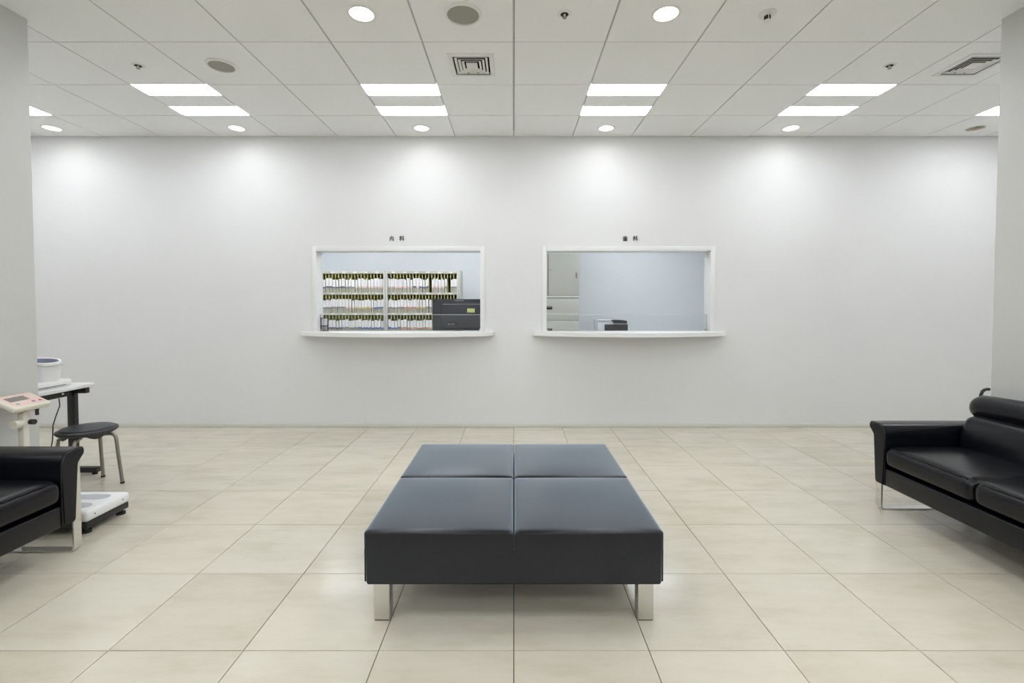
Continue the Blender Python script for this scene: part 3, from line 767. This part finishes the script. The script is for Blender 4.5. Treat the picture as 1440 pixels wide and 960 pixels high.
def rack(xl, xr, label, extra=False):
    t = thing('chart_rack', ((xl + xr) / 2, RY, 0), label, 'shelf rack', 'grey steel chart racks'); hw = (xr - xl) / 2
    top = SHZ[0][1]; pw = .030
    for s in (-1, 1): box('post', s * (hw - pw / 2) - pw / 2, s * (hw - pw / 2) + pw / 2, 0, RD, 0, top + .002, 'rack', t, .002)
    box('back_panel', -hw + pw, hw - pw, RD - .01, RD, .02, top - .01, 'rack_back_shaded', t)
    for (a, b) in SHZ: box('shelf', -hw + pw, hw - pw, .004, RD - .01, a, b, 'rack', t, .002)
    for (a, b) in SHZ[:4]:     # small label plates on the shelf fronts
        for k in range(6):
            x = -hw + .12 + k * (2 * hw - .24) / 5; box('label_plate', x - .025, x + .025, .002, .006, a + .006, b - .006, 'cabline', t)
    if extra: box('side_panel', hw, hw + .022, .02, RD, 0, top + .012, 'cab', t, .002)
    for r_ in range(3):
        zb, zt_ = SHZ[r_ + 1][1], SHZ[r_][0]; dm = divider_mesh(round(zt_ - zb - .002, 4))
        for x in slots(xl, xr): link_mesh('divider', dm, t, (x - (xl + xr) / 2, .02, zb))
    return t
R1 = (xat(441), xat(541.8)); R2 = (xat(542.0), xat(645.2))
rack(*R1, 'grey chart rack full of folders, left one in the left window')
rack(*R2, 'grey chart rack full of folders, right one behind the monitor', True)
# folders
FME = {}
def folder_mesh(wd, ht, band):
    key = (wd, ht, band)
    if key in FME: return FME[key]
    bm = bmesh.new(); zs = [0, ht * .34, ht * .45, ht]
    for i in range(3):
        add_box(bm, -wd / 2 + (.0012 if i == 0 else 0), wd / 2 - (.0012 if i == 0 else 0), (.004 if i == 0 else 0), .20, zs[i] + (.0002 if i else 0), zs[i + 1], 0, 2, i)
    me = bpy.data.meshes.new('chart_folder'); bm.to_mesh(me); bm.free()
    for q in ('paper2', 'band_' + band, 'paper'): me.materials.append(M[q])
    FME[key] = me; return me
rowname = ['top visible shelf', 'middle visible shelf', 'lowest visible shelf']
sets = {(0, 0): ['navy', 'navy', 'grey', 'pink', 'pink'], (0, 1): ['grey', 'grey', 'pink', 'yellow', 'blue'], (0, 2): ['navy', 'navy', 'grey', 'blue', 'blue'],
        (1, 0): ['pink', 'pink', 'navy', 'pink', 'grey'], (1, 1): ['grey', 'red', 'yellow', 'grey', 'pink'], (1, 2): ['blue', 'red', 'red', 'yellow', 'red']}
tint = {'navy': 'dark blue', 'grey': 'grey'}
for ri, (xl, xr) in enumerate((R1, R2)):
    for r_ in range(3):
        zb, zt_ = SHZ[r_ + 1][1], SHZ[r_][0]; room = zt_ - zb
        sl = slots(xl, xr); edges = [xl + .030] + sl + [xr - .030]
        for a_, b_ in zip(edges[:-1], edges[1:]):
            a_ += .0022; b_ -= .0022
            if ri == 0 and b_ < xat(446): continue
            if ri == 1 and r_ == 2 and a_ > xat(612): break     # hidden by the monitor
            if ri == 1 and r_ == 0 and random.random() < .12: continue
            u = ((a_ + b_) / 2 - xl) / (xr - xl); k_ = random.choice((1, 1, 2, 2, 2))
            band = sets[(ri, r_)][max(0, min(4, int(u * 5 + random.uniform(-.3, .3))))]
            wd = round((b_ - a_) / k_ - .0012, 4)
            if k_ == 1 and random.random() < .5: wd = round(wd * .75, 4)
            for q in range(k_):
                ht = round(random.choice((.68, .72, .76)) * room, 4)
                o = link_mesh('chart_folder', folder_mesh(wd, ht, band), None, (a_ + (q + .5) * (b_ - a_) / k_, RY + .018 + random.uniform(0, .012), zb + .0003))
                tag(o, 'white chart folder with a %s band, %s of the %s rack' % (tint.get(band, band), rowname[r_], ('left', 'right')[ri]), 'folder', '%s-band folders, %s, %s rack' % (tint.get(band, band), rowname[r_], ('left', 'right')[ri]))

# small black file stand on the sill against the left jamb
fs = thing('file_stand', (-2.003, D + .110, .997), 'small black file stand against the left jamb of the left window', 'file holder')
box('base', -.030, .030, -.025, .030, 0, .004, 'plastic_black', fs)
box('end_plate', -.030, -.026, -.025, .030, .004, .138, 'plastic_black', fs)
box('back_plate', -.026, .030, .027, .030, .004, .138, 'plastic_black', fs)
for k in range(2):
    o = link_mesh('chart_folder', folder_mesh(.022, .125, 'navy'), None, (-2.003 - .013 + k * .024, D + .088, 1.0015)); o.scale = (1, .22, 1)
    tag(o, 'white chart folder standing in the small file stand on the window sill', 'folder', 'folders in the sill file stand')

# steel cabinet in the right window
CYF = 7.22
def xc(px): return aty(px, 420, CYF).x
def zc_(py): return aty(800, py, CYF).z
cxr = xc(814.6); cxc = xc(770.8); cxl = 2 * cxc - cxr
cb_ = thing('filing_cabinet', (cxc, CYF, 0), 'tall grey steel cabinet with doors above drawers in the right window', 'cabinet')
hw = (cxr - cxl) / 2; zsplit = zc_(418.5); ztop = 2.05
box('upper_body', -hw, hw, .018, .48, zsplit, ztop, 'cab', cb_, .002); box('lower_body', -hw, hw, .018, .48, 0, zsplit - .004, 'cab', cb_, .002)
for s in (-1, 1):
    x0, x1 = sorted((s * .007, s * (hw - .006)))
    d_ = box('door', x0, x1, 0, .017, zsplit + .035, ztop - .01, 'cab', cb_, .003); dl = d_.location
    q = box('handle', s * (hw - .045) - .012, s * (hw - .045) + .012, -.006, .001, zc_(391), zc_(383), 'bronze', d_, .002); q.location -= dl
    q = box('lock', s * .035 - .006, s * .035 + .006, -.005, .001, zc_(381), zc_(378.5), 'bronze', d_); q.location -= dl
box('plinth_strip', -hw, hw, .004, .02, zsplit + .002, zsplit + .030, 'cabline', cb_)
ztops = [zc_(421), zc_(452)]; dh = ztops[0] - ztops[1]
k = 0; z = zsplit - .012
while z - dh > -.02:
    d_ = box('drawer', -hw + .003, hw - .003, 0, .017, max(z - dh + .006, .02), z, 'cab', cb_, .003); dl = d_.location
    zh = z - dh * .42
    q = box('handle', -.062, .062, -.008, .001, zh - .024, zh + .024, 'plastic_black', d_, .004); q.location -= dl
    q = box('card_holder', -.050, .050, -.0095, -.0078, zh + .004, zh + .018, 'bronze', d_); q.location -= dl
    q = box('trim_strip', -hw + .003, hw - .003, -.004, .001, z - dh * .70, z - dh * .70 + .012, 'cabline', d_); q.location -= dl
    z -= dh

# printer on its stand
PY = 7.0
pl, pr_ = aty(841, 449.5, PY), aty(883, 449.5, PY)
pz = .80
ps = thing('printer_stand', ((pl.x + pr_.x) / 2, PY + .22, 0), 'low grey stand carrying the printer in the right window', 'stand')
box('body', -.32, .32, -.24, .26, 0, pz, 'cab', ps, .004)
for k in range(2): box('door', -.315 + .316 * k, -.001 + .316 * k, -.246, -.24, .03, pz - .02, 'cab', ps)
pw = pr_.x - pl.x; zt = pl.z - pz
pn = thing('printer', ((pl.x + pr_.x) / 2, PY, pz), 'white printer with a black front panel and scanner lid in the right window', 'printer')
box('body', -pw / 2, pw / 2, .01, .38, 0, zt - .018, 'printer', pn, .010)
box('front_panel', -pw * .28, pw * .5, -.004, .012, zt - .165, zt - .068, 'plastic_black', pn, .004)
box('screen', -pw * .18, pw * .1, -.006, -.0035, zt - .150, zt - .085, 'monitor', pn)
box('scanner_lid', -pw * .47, pw * .2, 0, .37, zt - .018, zt, 'printer', pn, .005)
bm = bmesh.new(); add_extrude(bm, [(.02, zt - .052), (pw * .46, zt - .052), (pw * .47, zt - .025), (pw * .45, zt - .012), (pw * .1, zt + .001), (-.03, zt - .004)], 'y', -.01, .34)
from_bm('document_feeder', bm, 'plastic_black', pn)
